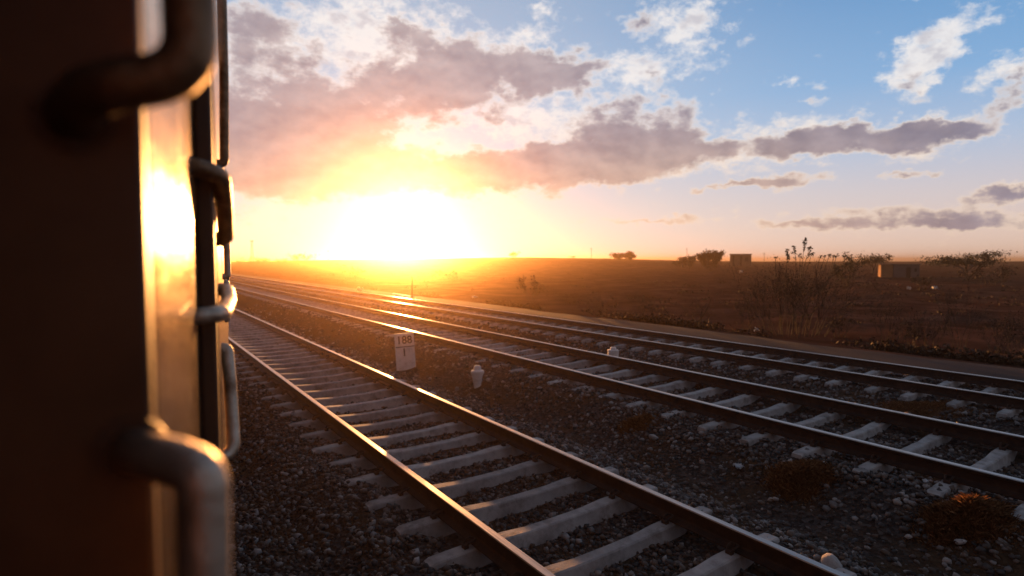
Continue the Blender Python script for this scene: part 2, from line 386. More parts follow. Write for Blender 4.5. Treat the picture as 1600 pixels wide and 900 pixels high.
# ------------------------------------------------------------------ rails
rust, ntr, br = material('rail_steel'); nn = N(ntr)
tcr = nn.new('ShaderNodeTexCoord').outputs['Object']
fr = nn.noise(tcr, 9, 6, .65)
ntr.links.new(nn.ramp(fr, [(.3, (.014, .007, .005)), (.55, (.034, .015, .008)), (.75, (.06, .03, .017))]), br.inputs['Base Color'])
br.inputs['Roughness'].default_value = .75; br.inputs['Specular IOR Level'].default_value = .3
bpn = nn.new('ShaderNodeBump', {'Height': nn.noise(tcr, 60, 4, .7), 'Strength': .3, 'Distance': .01}); ntr.links.new(bpn.outputs[0], br.inputs['Normal'])
polish, ntp, bp_ = material('rail_head_polished'); nn = N(ntp)
tcp = nn.new('ShaderNodeTexCoord').outputs['Object']
strv = nn.new('ShaderNodeMapping', {0: tcp, 3: (40., .6, 1.)}).outputs[0]
fp = nn.noise(strv, 4, 5, .6)
bp_.inputs['Metallic'].default_value = 1.0
ntp.links.new(nn.ramp(fp, [(.3, (.24, .19, .16)), (.7, (.46, .40, .36))]), bp_.inputs['Base Color'])
ntp.links.new(nn.math('ADD', nn.math('MULTIPLY', fp, .22), .22), bp_.inputs['Roughness'])
prof = [(-.075, 0), (.075, 0), (.075, .012), (.02, .03), (.009, .045), (.009, .125), (.034, .138), (.036, .162), (.030, .171), (-.030, .171), (-.036, .162), (-.034, .138), (-.009, .125), (-.009, .045), (-.02, .03), (-.075, .012)]
def rail_mesh(name, length, step=4.0):
    bm = bmesh.new(); k = max(2, int(length/step)+1)
    rings = [[bm.verts.new((x, length*i/(k-1), z)) for x, z in prof] for i in range(k)]
    for a, b in zip(rings, rings[1:]):
        for j in range(len(prof)):
            f = bm.faces.new((a[j], a[(j+1) % len(prof)], b[(j+1) % len(prof)], b[j]))
            f.material_index = 1 if j in (7, 8, 9) else 0
    bm.faces.new(rings[0]); bm.faces.new(rings[-1][::-1])
    bmesh.ops.recalc_face_normals(bm, faces=bm.faces)
    return from_bm(bm, name)
rmesh = rail_mesh('rail', 460)
rmesh.materials.append(rust); rmesh.materials.append(polish)
RAILS = [(A_C, -1, 0, 'polished steel rail nearest the coach, left rail of the nearest track'), (A_C, 1, 0, 'rusty rail of the nearest track farther from the coach'),
         (B_C, -1, B_UP, 'brightly glinting left rail of the middle track, just behind the kilometre post'), (B_C, 1, B_UP, 'right rail of the middle track, with pale sky shine along its head'),
         (C_C, -1, .02, 'near rail of the far track, on the side of the middle track'), (C_C, 1, .02, 'farthest rail, running beside the dusty service path')]
for c, s, up, lb in RAILS:
    o = bpy.data.objects.new('rail', rmesh); col.objects.link(o)
    o.location = UV(-45, c+s*.8725, .19+up); o.rotation_euler = (0, 0, UROT)
    tag(o, lb, 'rail', 'rails of the three tracks')

# ------------------------------------------------------------------ sleepers
concrete = noisy('sleeper_concrete', [(.25, (.14, .12, .11)), (.5, (.29, .265, .25)), (.75, (.40, .37, .35))], scale=5, rough=.85, bump=.5, bscale=40, bdist=.01)
def age_sleepers():
    nt = concrete.node_tree; n = N(nt); b = next(q for q in nt.nodes if q.type == 'BSDF_PRINCIPLED'); c0 = b.inputs['Base Color'].links[0].from_socket
    tc = n.new('ShaderNodeTexCoord').outputs['Object']; rnd = n.new('ShaderNodeObjectInfo').outputs['Random']
    tone = n.math('ADD', n.math('MULTIPLY', rnd, .40), .95)
    c1 = n.mix(1.0, c0, n.new('ShaderNodeCombineColor', {0: tone, 1: tone, 2: tone}).outputs[0], 'MULTIPLY')
    x = n.new('ShaderNodeSeparateXYZ', {0: tc}).outputs[0]
    seat = n.math('SUBTRACT', 1.0, n.smooth(n.math('ABSOLUTE', n.math('SUBTRACT', n.math('ABSOLUTE', x), .8725)), .05, .30))
    shift = n.new('ShaderNodeVectorMath', {0: tc, 1: n.new('ShaderNodeCombineXYZ', {0: n.math('MULTIPLY', rnd, 40.0), 1: n.math('MULTIPLY', rnd, 17.0), 2: 0.0}).outputs[0]}, operation='ADD').outputs[0]
    blot = n.smooth(n.noise(shift, 5, 5, .65), .5, .68)
    stain = n.math('MAXIMUM', n.math('MULTIPLY', seat, .45), n.math('MULTIPLY', blot, .45))
    nt.links.new(n.mix(stain, c1, (.06, .038, .026)), b.inputs['Base Color'])
age_sleepers()
iron = noisy('clip_iron', [(.3, (.02, .011, .008)), (.7, (.06, .032, .02))], scale=30, rough=.7, bump=.2)
def sleeper_mesh():
    bm = bmesh.new(); xs = [-1.375, -1.33, -1.1, -.87, -.6, -.35, 0, .35, .6, .87, 1.1, 1.33, 1.375]
    rings = []
    for x in xs:
        ax = abs(x); top = .19 if ax > .7 else .19-.022*float(1-smoothstep(ax, .25, .7))
        if ax > 1.0: top -= .012*(ax-1.0)/.375
        wt = .070 if ax > .6 else .060+.010*float(smoothstep(ax, .3, .6)); wb = wt+.035
        if ax > 1.36: top -= .012; wt -= .01; wb -= .01
        rings.append([bm.verts.new(c) for c in ((x, -wb, -.03), (x, -wt, top-.012), (x, -wt+.012, top), (x, wt-.012, top), (x, wt, top-.012), (x, wb, -.03))])
    for a, b in zip(rings, rings[1:]):
        for j in range(6): bm.faces.new((a[j], a[(j+1) % 6], b[(j+1) % 6], b[j]))
    bm.faces.new(rings[0][::-1]); bm.faces.new(rings[-1])
    bmesh.ops.recalc_face_normals(bm, faces=bm.faces)
    return from_bm(bm, 'sleeper')
smesh = sleeper_mesh(); smesh.materials.append(concrete)
def clip_mesh():
    bm = bmesh.new()
    tube(bm, fillet([(-.055, .02, .0), (-.05, .02, .055), (.02, .035, .06), (.045, 0, .045), (.02, -.035, .06), (-.05, -.02, .03)], .03, 4), .011, 6)
    box(bm, (-.075, -.03, -.005), (-.03, .03, .03), .006)
    return from_bm(bm, 'clip')
cmesh = clip_mesh(); cmesh.materials.append(iron)
PITCH_S = .665
p0 = on_ground(629, 732, .19); u_ref = p0.dot(UD)
def make_sleeper(u, c, up, label, group, clips, dv=0.0, da=0.0):
    o = bpy.data.objects.new('sleeper', smesh); col.objects.link(o)
    o.location = UV(u, c+dv, up-.002); o.rotation_euler = (0, 0, UROT+da)
    tag(o, label, 'sleeper', group)
    if clips:
        for s in (-1, 1):
            for q in (-1, 1):
                k = bpy.data.objects.new('rail_clip', cmesh); col.objects.link(k); k.parent = o
                k.location = (s*.8725+q*.085, 0, .19); k.rotation_euler = (0, 0, 0 if q < 0 else math.pi)
    return o
far_pts = []
def lay(c, up, ustart, count, clip_n, total, label, group):
    for i in range(total):
        u = ustart + i*PITCH_S; jit = random.uniform(-.025, .025)
        if i < count: make_sleeper(u+jit, c, up, label, group, i < clip_n, random.uniform(-.03, .03), R(random.uniform(-.7, .7)))
        else: far_pts.append((u+jit, c, up))
ua = u_ref - PITCH_S*9
lay(A_C, 0, ua, 105, 26, 230, 'pale concrete sleeper of the nearest track, standing proud of dark ballast', 'sleepers of the nearest track')
ub = on_ground(1549, 716, .37).dot(UD); ub -= PITCH_S*5
lay(B_C, B_UP, ub, 100, 26, 260, 'pale concrete sleeper of the middle track, between its two rails', 'sleepers of the middle track')
uc = on_ground(1537, 611, .2).dot(UD); uc -= PITCH_S*4
lay(C_C, .02, uc, 85, 12, 260, 'wide pale concrete sleeper of the far track, beside the service path', 'sleepers of the far track')
sv = np.array([v.co[:] for v in smesh.vertices]); sf = [list(p.vertices) for p in smesh.polygons]
bm = bmesh.new()
for u, c, up in far_pts:
    base = UV(u, c, up)
    box_v = [bm.verts.new(base+UD*(q*.08)+VD*(s*1.37)+Vector((0, 0, z))) for z in (-.02, .18) for s, q in ((-1, -1), (1, -1), (1, 1), (-1, 1))]
    for f in ((4, 5, 6, 7), (0, 4, 7, 3), (1, 2, 6, 5), (0, 1, 5, 4), (2, 3, 7, 6)): bm.faces.new([box_v[i] for i in f])
tag(link('distant_sleepers', from_bm(bm, 'distant_sleepers'), concrete), 'far rows of sleepers merging towards the horizon', kind='stuff')

# ------------------------------------------------------------------ the coach
coach = empty('railway_coach', TL(0, 0, 0), TROT)
tag(coach, 'dark passenger train coach along the left edge, with shiny side panel and bent grab rails', 'train')
def CL(t, l, z): return Vector((l, t, z))           # in the coach's own frame: x outward, y forward
dark_paint = noisy('coach_dark_paint', [(.3, (.05, .022, .011)), (.7, (.085, .040, .021))], scale=4, rough=.5, bump=.15, bscale=50, bdist=.003, spec=.35)
inside_paint = noisy('coach_interior', [(.3, (.02, .014, .012)), (.7, (.035, .025, .02))], scale=3, rough=.7, bump=.05, spec=.2)
jamb_glare_paint = noisy('door_jamb_glare_paint', [(.3, (.03, .013, .006)), (.5, (.06, .027, .013)), (.7, (.12, .055, .027))], scale=2.2, rough=.45, bump=.1, bscale=40, bdist=.003, spec=.4)  # brown raised to carry the warm lens glare in the paint colour
under_iron = noisy('coach_underframe', [(.3, (.015, .011, .009)), (.7, (.035, .025, .02))], scale=8, rough=.8, bump=.3)
def sheet_material():
    m, nt, b = material('coach_side_metal'); n = N(nt); tc = n.new('ShaderNodeTexCoord').outputs['Object']
    f = n.noise(tc, 7, 6, .6); sm = n.noise(n.new('ShaderNodeMapping', {0: tc, 3: (6., 6., .8)}).outputs[0], 5, 5, .6)
    nt.links.new(n.mix(n.smooth(f, .5, .75), (.26, .175, .095), (.15, .095, .05)), b.inputs['Base Color'])
    b.inputs['Metallic'].default_value = .75
    nt.links.new(n.math('ADD', n.math('MULTIPLY', sm, .22), .08), b.inputs['Roughness'])
    wav = n.math('ADD', n.noise(n.new('ShaderNodeMapping', {0: tc, 3: (1., 1.2, 5.)}).outputs[0], 5, 3, .55), n.math('MULTIPLY', n.noise(n.new('ShaderNodeMapping', {0: tc, 3: (1., 9., .5)}).outputs[0], 5, 3, .5), .6))
    bp = n.new('ShaderNodeBump', {'Height': wav, 'Strength': .22, 'Distance': .012}); nt.links.new(bp.outputs[0], b.inputs['Normal'])
    return m
sheet = sheet_material()
pipe_mat = noisy('grab_rail_steel', [(.3, (.22, .14, .09)), (.5, (.48, .37, .28)), (.75, (.66, .55, .45))], scale=14, rough=.46, bump=.9, bscale=45, bdist=.005, metallic=.8)
dark_pipe = noisy('grab_rail_painted', [(.3, (.10, .05, .025)), (.6, (.26, .15, .08)), (.78, (.44, .28, .17))], scale=22, rough=.46, bump=.9, bscale=50, bdist=.005, metallic=.75, spec=.5)
FLOOR, SKIRT, EAVE, ROOF = 1.62, 1.42, 3.95, 4.45
JT = .56                                             # forward jamb of the doorway
L_J = on_coach(229, 407, JT-.03)[0]                      # outer corner of the jamb = plane of the side
T_RIB = 1.34
L_S = L_J
L_RIB = on_coach(336, 407, T_RIB)[0]
INNER = L_S-3.2
# forward body: side sheet, near end face (jamb), far side, roof
def cbox(name, lo, hi, mat, bevel=.004, parent=coach, smooth=False):
    bm = bmesh.new(); box(bm, lo, hi, bevel); return link(name, from_bm(bm, name), mat, parent)
side = cbox('side_wall', (L_S-.05, JT+.006, SKIRT), (L_S, T_RIB+.3, EAVE), sheet, .006)
fwd = cbox('body_shell', (INNER, JT+.02, FLOOR-.1), (L_S-.06, 14.0, EAVE), dark_paint, .02)
jamb = cbox('door_jamb', (L_S-.55, JT-.03, SKIRT), (L_S, JT, EAVE), jamb_glare_paint, .004)
# flat strips and a shallow recess on the jamb face
bm = bmesh.new()
for l0, l1 in ((-.16, -.145), (-.30, -.24)): box(bm, (L_S+l0, JT-.045, SKIRT+.1), (L_S+l1, JT-.031, EAVE-.1), .004)
link('jamb_strip', from_bm(bm, 'jamb_strip'), dark_paint, jamb)
# raised post and the panels beyond it
rib = cbox('door_post', (L_S+.001, T_RIB, SKIRT+.06), (L_RIB, T_RIB+.09, EAVE-.02), dark_paint, .006)
L_FAR = on_coach(348, 407, 3.2)[0]
far_side = cbox('outer_panel', (L_S-.05, T_RIB+.302, SKIRT), (L_FAR, 14.0, EAVE), sheet, .006)
# far windows with frames (along the side ahead)
for t in (4.2, 5.9, 7.6, 9.3, 11.0, 12.6):
    bm = bmesh.new(); z0, z1, wd = 2.35, 3.15, 1.0
    for a, b in (((t, z0-.05), (t+wd, z0)), ((t, z1), (t+wd, z1+.05)), ((t-.05, z0-.05), (t, z1+.05)), ((t+wd, z0-.05), (t+wd+.05, z1+.05))):
        box(bm, (L_FAR+.001, a[0], a[1]), (L_FAR+.006, b[0], b[1]))
    wf = link('window', from_bm(bm, 'window'), dark_paint, coach)
    bm = bmesh.new(); box(bm, (L_FAR+.0005, t+.003, z0+.003), (L_FAR+.003, t+wd-.003, z1-.003)); link('pane', from_bm(bm, 'pane'), inside_paint, wf)
# rear body behind the doorway, vestibule and roof
cbox('body_shell', (INNER, -9.0, FLOOR-.1), (L_S-.06, -.75, EAVE), dark_paint, .02)
cbox('side_wall', (L_S-.058, -9.0, SKIRT), (L_S, -.752, EAVE), sheet, .006)
cbox('vestibule_floor', (INNER, -.748, FLOOR-.12), (L_S-.06, JT-.035, FLOOR), inside_paint)
cbox('vestibule_wall', (INNER, -.748, FLOOR+.002), (INNER+.05, JT-.035, EAVE-.002), inside_paint)
bm = bmesh.new(); ring = []
for t in (-9.0, 14.0):
    ring.append([bm.verts.new((INNER-.03+(L_S-INNER+.06)*(.5-.5*math.cos(math.pi*k/16)), t, EAVE+.003+(ROOF-EAVE)*math.sin(math.pi*k/16)**.7)) for k in range(17)])
for k in range(16): bm.faces.new((ring[0][k], ring[0][k+1], ring[1][k+1], ring[1][k]))
for r_ in ring: bm.faces.new(r_)
bmesh.ops.recalc_face_normals(bm, faces=bm.faces); link('roof', from_bm(bm, 'roof'), under_iron, coach)
cbox('underframe', (INNER+.2, -8.8, 1.2), (L_S-.35, 13.8, FLOOR-.125), under_iron)
for tb in (-6.0, 10.5):
    bog = cbox('bogie', (INNER+.6, tb-1.6, .75), (L_S-.7, tb+1.6, 1.198), under_iron, .03)
    for dt in (-1.2, 1.2):
        for l in (INNER+1.6-.87, INNER+1.6+.87):
            bm = bmesh.new(); tube(bm, [(l-.06, tb+dt, .82), (l+.06, tb+dt, .82)], .46, 24); link('wheel', from_bm(bm, 'wheel'), under_iron, bog)

# grab rails: (px, py, t) read off the photograph into the coach's frame
def pp(px, py, t):
    l, z = on_coach(px, py, t); return CL(t, l, z)
def rail_from(name, pts, rad, mat, r=.03, seg=14):
    bm = bmesh.new(); tube(bm, fillet(pts, r, 7), rad, seg)
    return link(name, from_bm(bm, name), mat, coach, smooth=True)
# upper near rail: hangs from above, elbow, leg back to the jamb
lN = -.0205
e = pp(321, 120, .47); e.x = lN
rail_from('grab_rail', [CL(.455, lN-.008, EAVE-.25), CL(.47, lN, e.z), CL(.476, -.082, e.z-.016), CL(JT-.034, -.102, e.z-.026)], .018, dark_pipe, .028)
# lower near rail: leg from the jamb, elbow, runs down
e2 = pp(322, 738, .47); e2.x = -.0205
q2 = pp(205, 705, JT-.035)
rail_from('grab_rail', [q2, pp(275, 722, .49), e2, CL(.452, lN-.006, e2.z-.5), CL(.48, -.16, e2.z-.56), CL(JT-.035, -.17, e2.z-.56)], .0180, pipe_mat, .022)
# welded feet with bolts where the near rails meet the jamb
for x_, z_ in ((-.102, e.z-.026), (q2.x, q2.z), (-.17, e2.z-.56)):
    bm = bmesh.new(); tube(bm, [(x_, JT-.0295, z_), (x_, JT-.033, z_)], .026, 20)
    for a_ in (.6, 2.7, 4.8): tube(bm, [(x_+.0215*math.cos(a_), JT-.033, z_+.0215*math.sin(a_)), (x_+.0215*math.cos(a_), JT-.037, z_+.0215*math.sin(a_))], .005, 6)
    link('rail_foot', from_bm(bm, 'rail_foot'), dark_paint, coach)
# riveted lap and a thin level seam, part of the side sheet itself
bm = bmesh.new(); bm.from_mesh(side.data)
for k_ in range(46):
    bmesh.ops.create_uvsphere(bm, u_segments=8, v_segments=5, radius=.005, matrix=Matrix.Translation((L_S-.001, T_RIB-.03, SKIRT+.06+k_*.054)) @ Matrix.Diagonal((.45, 1, 1, 1)))
zs = pp(272, 487, .9).z; box(bm, (L_S-.002, JT+.28, zs-.002), (L_S+.0012, T_RIB-.25, zs+.002))
bm.to_mesh(side.data); bm.free()
# rails on the next part of the side
rail_from('grab_rail', [CL(2.0, pp(350, 120, 2.0).x, EAVE-.1), pp(350, 120, 2.0), pp(350.5, 256, 2.0), CL(2.0, L_FAR-.01, pp(340, 256, 2.0).z)], .0135, dark_pipe, .03)
a = pp(346, 276, 1.32); b_ = pp(353, 372, 1.6)
rail_from('grab_rail', [CL(1.26, L_S-.01, a.z+.012), CL(1.28, a.x-.02, a.z+.004), a, pp(351, 330, 1.45), b_, CL(1.62, L_FAR-.01, b_.z-.004)], .0185, dark_pipe, .03)
a = pp(348, 489, 1.32); b_ = pp(355, 452, 1.75)
rail_from('grab_rail', [CL(1.26, L_S-.01, a.z), CL(1.28, a.x-.02, a.z), a, pp(358, 470, 1.6), b_, CL(1.75, L_FAR-.01, b_.z)], .0175, pipe_mat, .03)
a = pp(355, 545, 2.0); b_ = pp(366, 703, 1.9)
rail_from('grab_rail', [CL(2.0, L_FAR-.01, a.z+.003), a, pp(360, 600, 1.97), b_, CL(1.86, L_S+.01, b_.z-.02)], .019, pipe_mat, .03)
for t, y0, y1, ln in ((2.9, 380, 432, .0), (3.6, 440, 500, .0), (3.9, 330, 385, 0.), (5.2, 405, 445, .0), (7.0, 380, 440, 0.), (9.0, 360, 440, 0.)):
    a = pp(354.5, y0, t); b_ = pp(356, y1, t)
    rail_from('grab_rail', [CL(t, L_FAR-.01, a.z), a, b_, CL(t, L_FAR-.01, b_.z)], .014, dark_pipe if t > 3.7 else pipe_mat, .03, 10)
# the coach's own track
bm_r = rail_mesh('rail', 40); bm_r.materials.append(rust); bm_r.materials.append(polish)
for s, lb in ((-.8725, 'rail under the far side of the coach'), (.8725, 'rail under the near side of the coach')):
    o = bpy.data.objects.new('rail', bm_r); col.objects.link(o)
    o.location = TL(-26, INNER+1.6+s, .19); o.rotation_euler = (0, 0, TROT); tag(o, lb, 'rail', 'rails under the coach')

# ------------------------------------------------------------------ kilometre post
white_paint = noisy('weathered_white_paint', [(.25, (.42, .36, .31)), (.45, (.62, .58, .55)), (.75, (.74, .71, .69))], scale=9, rough=.75, bump=.3, bscale=40, bdist=.006)
black_paint = noisy('faded_black_paint', [(.3, (.03, .022, .02)), (.7, (.07, .05, .045))], scale=20, rough=.8, bump=0)
pb = hit(635, 577); rng_post = math.hypot(pb.x, pb.y)
pw = 30/F*pb.y; ph = 57/F*pb.y
post = empty('kilometre_post', pb, R(11)); post.rotation_euler = (R(-4), R(-3.5), R(14))
tag(post, 'white leaning kilometre post with black numbers standing between the nearest and middle tracks', 'kilometre post')
bm = bmesh.new(); box(bm, (-pw/2, -.045, -.12), (pw/2, .045, ph), .012); link('slab', from_bm(bm, 'slab'), white_paint, post)
def lettering(name, txt, size, x, z, parent, mat, sx=1.0, y=-.0475):
    cu = bpy.data.curves.new(name, 'FONT'); cu.body = txt; cu.size = size; cu.align_x = 'CENTER'; cu.align_y = 'CENTER'; cu.extrude = .001; cu.offset = size*.02; cu.resolution_u = 3
    tmp = bpy.data.objects.new(name, cu); col.objects.link(tmp); dg = bpy.context.evaluated_depsgraph_get()
    me = bpy.data.meshes.new_from_object(tmp.evaluated_get(dg)); bpy.data.objects.remove(tmp)
    o = bpy.data.objects.new(name, me); col.objects.link(o); me.materials.clear(); me.materials.append(mat)
    o.parent = parent; o.location = (x, y, z); o.rotation_euler = (R(90), 0, 0); o.scale = (sx, 1, 1); return o
lettering('numerals', '188', ph*.30, 0, ph*.805, post, black_paint, .95)
lettering('numerals', '1', ph*.30, -.02, ph*.47, post, black_paint)
bm = bmesh.new(); box(bm, (-pw*.48, -.047, ph*.615), (pw*.48, -.0452, ph*.64)); link('dividing_line', from_bm(bm, 'dividing_line'), black_paint, post)

# ------------------------------------------------------------------ white marker stumps
def stump(px, py, wpx, hpx, label, taper, seed, sink=0.0):
    b = hit(px, py); k = b.y/F; wd, ht = wpx*k, hpx*k
    root = empty('marker_stump', b, R(random.uniform(-10, 10))); tag(root, label, 'marker stump', 'white stumps beside the middle track')
    bm = bmesh.new(); rr = random.Random(seed); rings = []
    levels = [(-.08, taper), (.0, taper), (.25, taper+.12), (.5, (taper+1)/2+.05), (.66, .97), (.74, 1.0), (.775, .86), (.79, .55), (.86, .55), (.95, .50), (1.0, .34)]
    for z, s in levels:
        ring = []
        for k2 in range(12):
            a = 2*math.pi*k2/12; c, s_ = math.cos(a), math.sin(a)
            q = (abs(c)**3.2+abs(s_)**3.2)**(-1/3.2)
            j = 1+rr.uniform(-.05, .05)
            ring.append(bm.verts.new((c*q*wd/2*s*j, s_*q*wd/2*.8*s*j, z*ht+rr.uniform(-.012, .012)*ht)))
        rings.append(ring)
    for a, b2 in zip(rings, rings[1:]):
        for k2 in range(12): bm.faces.new((a[k2], a[(k2+1) % 12], b2[(k2+1) % 12], b2[k2]))
    bm.faces.new(rings[-1]); bm.faces.new(rings[0][::-1])
    link('stump_body', from_bm(bm, 'stump_body'), white_paint, root)
    return root
stump(746, 605, 21, 35, 'tapered white stump with knobbed top on ballast left of the middle track', .5, 3)
stump(958, 561, 18, 19, 'squat white stump just behind the right rail of the middle track', .8, 5)

# ------------------------------------------------------------------ dry weed clumps between the tracks
heap_mat = noisy('clump_soil', [(.25, (.06, .028, .014)), (.5, (.11, .052, .026)), (.75, (.16, .08, .042))], scale=9, rough=.95, bump=.9, bscale=60, bdist=.03, spec=.1)
def blade_material():
    m = bpy.data.materials.new('dry_weed'); m.use_nodes = True; nt = m.node_tree; nt.nodes.clear(); n = N(nt)
    out = n.new('ShaderNodeOutputMaterial'); r = n.new('ShaderNodeNewGeometry').outputs['Random Per Island']
    c = n.ramp(r, [(0, (.08, .036, .017)), (.6, (.17, .078, .036)), (1, (.27, .135, .065))])
    d = n.new('ShaderNodeBsdfDiffuse', {0: c}).outputs[0]; t = n.new('ShaderNodeBsdfTranslucent', {0: c}).outputs[0]
    nt.links.new(n.new('ShaderNodeMixShader', {0: .45, 1: d, 2: t}).outputs[0], out.inputs[0]); return m
weed_mat = blade_material()
def weeds(px, py, wpx, hpx, label, seed, depth=.8, nb=5000):
    b = hit(px, py); k = b.y/F; wd, ht = wpx*k, hpx*k; nr_ = np.random.default_rng(int(seed*10))
    root = empty('dry_weed_clump', b); tag(root, label, 'weed clump', 'brown weed clumps between the tracks')
    def edge(a): return 1+.3*mnoise.noise((math.cos(a)*1.3+seed, math.sin(a)*1.3, 0))+.16*mnoise.noise((math.cos(a)*4+seed, math.sin(a)*4, 2))
    def top(x, y, t): return ht*(.5+.5*math.cos(math.pi*t))**1.1*(1+.5*mnoise.noise((x*3+seed, y*3, 3)))+.02*mnoise.noise((x*9+seed, y*9, 0))*(1-t)
    bm = bmesh.new(); nrad, nang = 12, 40; rings = []
    for i in range(nrad+1):
        t = i/nrad; ring = []
        for j in range(nang):
            a = 2*math.pi*j/nang; e_ = edge(a); x, y = math.cos(a)*wd/2*t*e_, math.sin(a)*wd/2*depth*t*e_
            ring.append(bm.verts.new((x, y, hz((b.x+x, b.y+y))-b.z+max(top(x, y, t)*.8, 0)-.02-.05*(t > .97))))
            if i == 0: break
        rings.append(ring)
    for j in range(nang): bm.faces.new((rings[0][0], rings[1][j], rings[1][(j+1) % nang]))
    for a, c in zip(rings[1:], rings[2:]):
        for j in range(nang): bm.faces.new((a[j], c[j], c[(j+1) % nang], a[(j+1) % nang]))
    bmesh.ops.recalc_face_normals(bm, faces=bm.faces)
    link('mound', from_bm(bm, 'mound'), heap_mat, root, smooth=True)
    V = []
    for _ in range(nb):
        a = nr_.uniform(0, 6.283); t = math.sqrt(nr_.uniform(0, 1))*min(1, abs(nr_.normal(.75, .25))); e_ = edge(a)
        x, y = math.cos(a)*wd/2*t*e_*1.08, math.sin(a)*wd/2*depth*t*e_*1.08
        z = hz((b.x+x, b.y+y))-b.z+max(top(x, y, min(t, 1))*.8, 0)-.025
        h_ = (.025+.20*ht*(1-t*.6))*nr_.uniform(.3, 1.4); d = nr_.normal(size=2)*.55*h_; w_ = nr_.uniform(.002, .0045); q = nr_.uniform(0, 3.14); cx_, sy_ = math.cos(q)*w_, math.sin(q)*w_
        V += [(x-cx_, y-sy_, z), (x+cx_, y+sy_, z), (x+d[0]*.5+cx_*.7, y+d[1]*.5+sy_*.7, z+h_*.65), (x+d[0], y+d[1], z+h_*.85)]
    link('blades', from_np('blades', V, np.arange(len(V)).reshape(-1, 4)), weed_mat, root)
    return root
weeds(1246, 750, 122, 24, 'rusty brown weed clump on ballast just right of the bright white scrap', 1.0, .9, 7000)
weeds(1512, 812, 200, 28, 'widest rusty brown weed clump, at the lower right by the nearest track', 5.3, .6, 9000)
weeds(1425, 642, 250, 10, 'low broad brown weed patch between the middle and far tracks', 9.1, .45, 6000)
weeds(995, 662, 84, 10, 'small flat brown weed clump beside the middle track, left of the others', 13.7, .7, 3000)

# ------------------------------------------------------------------ litter, loose pale stones
scrap_mat = noisy('white_plastic', [(.3, (.62, .60, .60)), (.7, (.82, .81, .82))], scale=8, rough=.5, bump=.3)
def scrap(px, py, wpx, label, seed, tall=.35):
    b = hit(px, py); wd = wpx*b.y/F; rr = random.Random(seed); bm = bmesh.new(); g = []
    for i in range(7):
        row = []
        for j in range(6):
            x, y = (i/6-.5)*wd*(1+rr.uniform(-.12, .12)), (j/5-.5)*wd*.7*(1+rr.uniform(-.2, .2))
            row.append(bm.verts.new((x, y, max(0, wd*tall*(mnoise.noise((i*.7+seed, j*.7, 1))+.45)))))
        g.append(row)
    for i in range(6):
        for j in range(5):
            if (i, j) not in ((0, 0), (5, 4)): bm.faces.new((g[i][j], g[i+1][j], g[i+1][j+1], g[i][j+1]))
    bmesh.ops.solidify(bm, geom=bm.faces[:], thickness=.003)
    o = link('litter_scrap', from_bm(bm, 'litter_scrap'), scrap_mat, None, b+Vector((0, 0, .025)), (0, 0, rr.uniform(0, 6)), smooth=True)
    tag(o, label, 'litter', 'white litter scraps'); return o
scrap(1154, 734, 20, 'bright white crumpled scrap on ballast left of a weed clump', 3)
scrap(1272, 594, 18, 'white scrap beside the near rail of the far track', 8, .2)
scrap(1446, 757, 12, 'small white scrap at the top of the widest weed clump', 12)
scrap(742, 466, 10, 'pale scrap glinting beyond the far track near the sunlit haze', 21)
scrap(1182, 519, 10, 'pale scrap at the foot of the large dry bush', 25, .8)
scrap(1158, 427, 6, 'tiny white scrap out on the plain below the flat roofed shed', 28, .8)
scrap(1420, 453, 7, 'tiny white scrap on the plain below the hut, the left one', 29, .8)
scrap(1461, 453, 9, 'white scrap on the plain below the hut, the right one', 31, .8)
scrap(563, 456, 10, 'bright litter in the haze beyond the far track at left', 33, .8)
scrap(848, 556, 8, 'white scrap lying between the rails of the middle track', 36, .6)
lump_mat = noisy('pale_rock', [(.3, (.30, .27, .25)), (.7, (.48, .45, .43))], scale=9, rough=.85, bump=.6, bscale=40)
def rock(px, py, wpx, label):
    b = hit(px, py); wd = wpx*b.y/F
    me = stones_mesh('pale_rock', np.array([[0, 0, wd*.22]]), np.array([wd*.5]), (.5, .6))
    bm = bmesh.new(); bm.from_mesh(me); bmesh.ops.bevel(bm, geom=bm.edges[:], offset=wd*.05, segments=1, affect='EDGES'); 
    o = link('pale_rock', from_bm(bm, 'pale_rock'), lump_mat, None, b, (0, 0, wd*40)); tag(o, label, 'rock', 'pale loose rocks on the ballast')
rock(1296, 884, 38, 'largest pale loose rock, beside the right rail of the nearest track')
rock(1021, 688, 18, 'pale grey rock on ballast midway between nearest and middle tracks')
rock(1498, 850, 22, 'pale rock just below the widest weed clump')
rock(876, 880, 15, 'pale rock between the rails of the nearest track at bottom')
rock(1212, 783, 16, 'pale rock below the weed clump near the white scrap')
# white pipe left lying by the far track
a = hit(614, 462); b_ = hit(641, 467); bm = bmesh.new()
tube(bm, [(0, 0, .12), (b_.x-a.x, b_.y-a.y, b_.z-a.z+.12)], .07, 10)
tag(link('pale_pipe', from_bm(bm, 'pale_pipe'), scrap_mat, None, a), 'long pale pipe lying by the far track under the sun glow', 'pipe')
b_ = hit(644, 466); k = b_.y/F; bm = bmesh.new(); tube(bm, [(0, 0, -.1), (.03*k, 0, 17*k), (0, 0, 34*k)], [1.2*k, 1.5*k, 1.0*k], 8)
tag(link('wooden_post', from_bm(bm, 'wooden_post'), dark_paint, None, b_), 'short dark post standing at the end of the pale pipe', 'post')

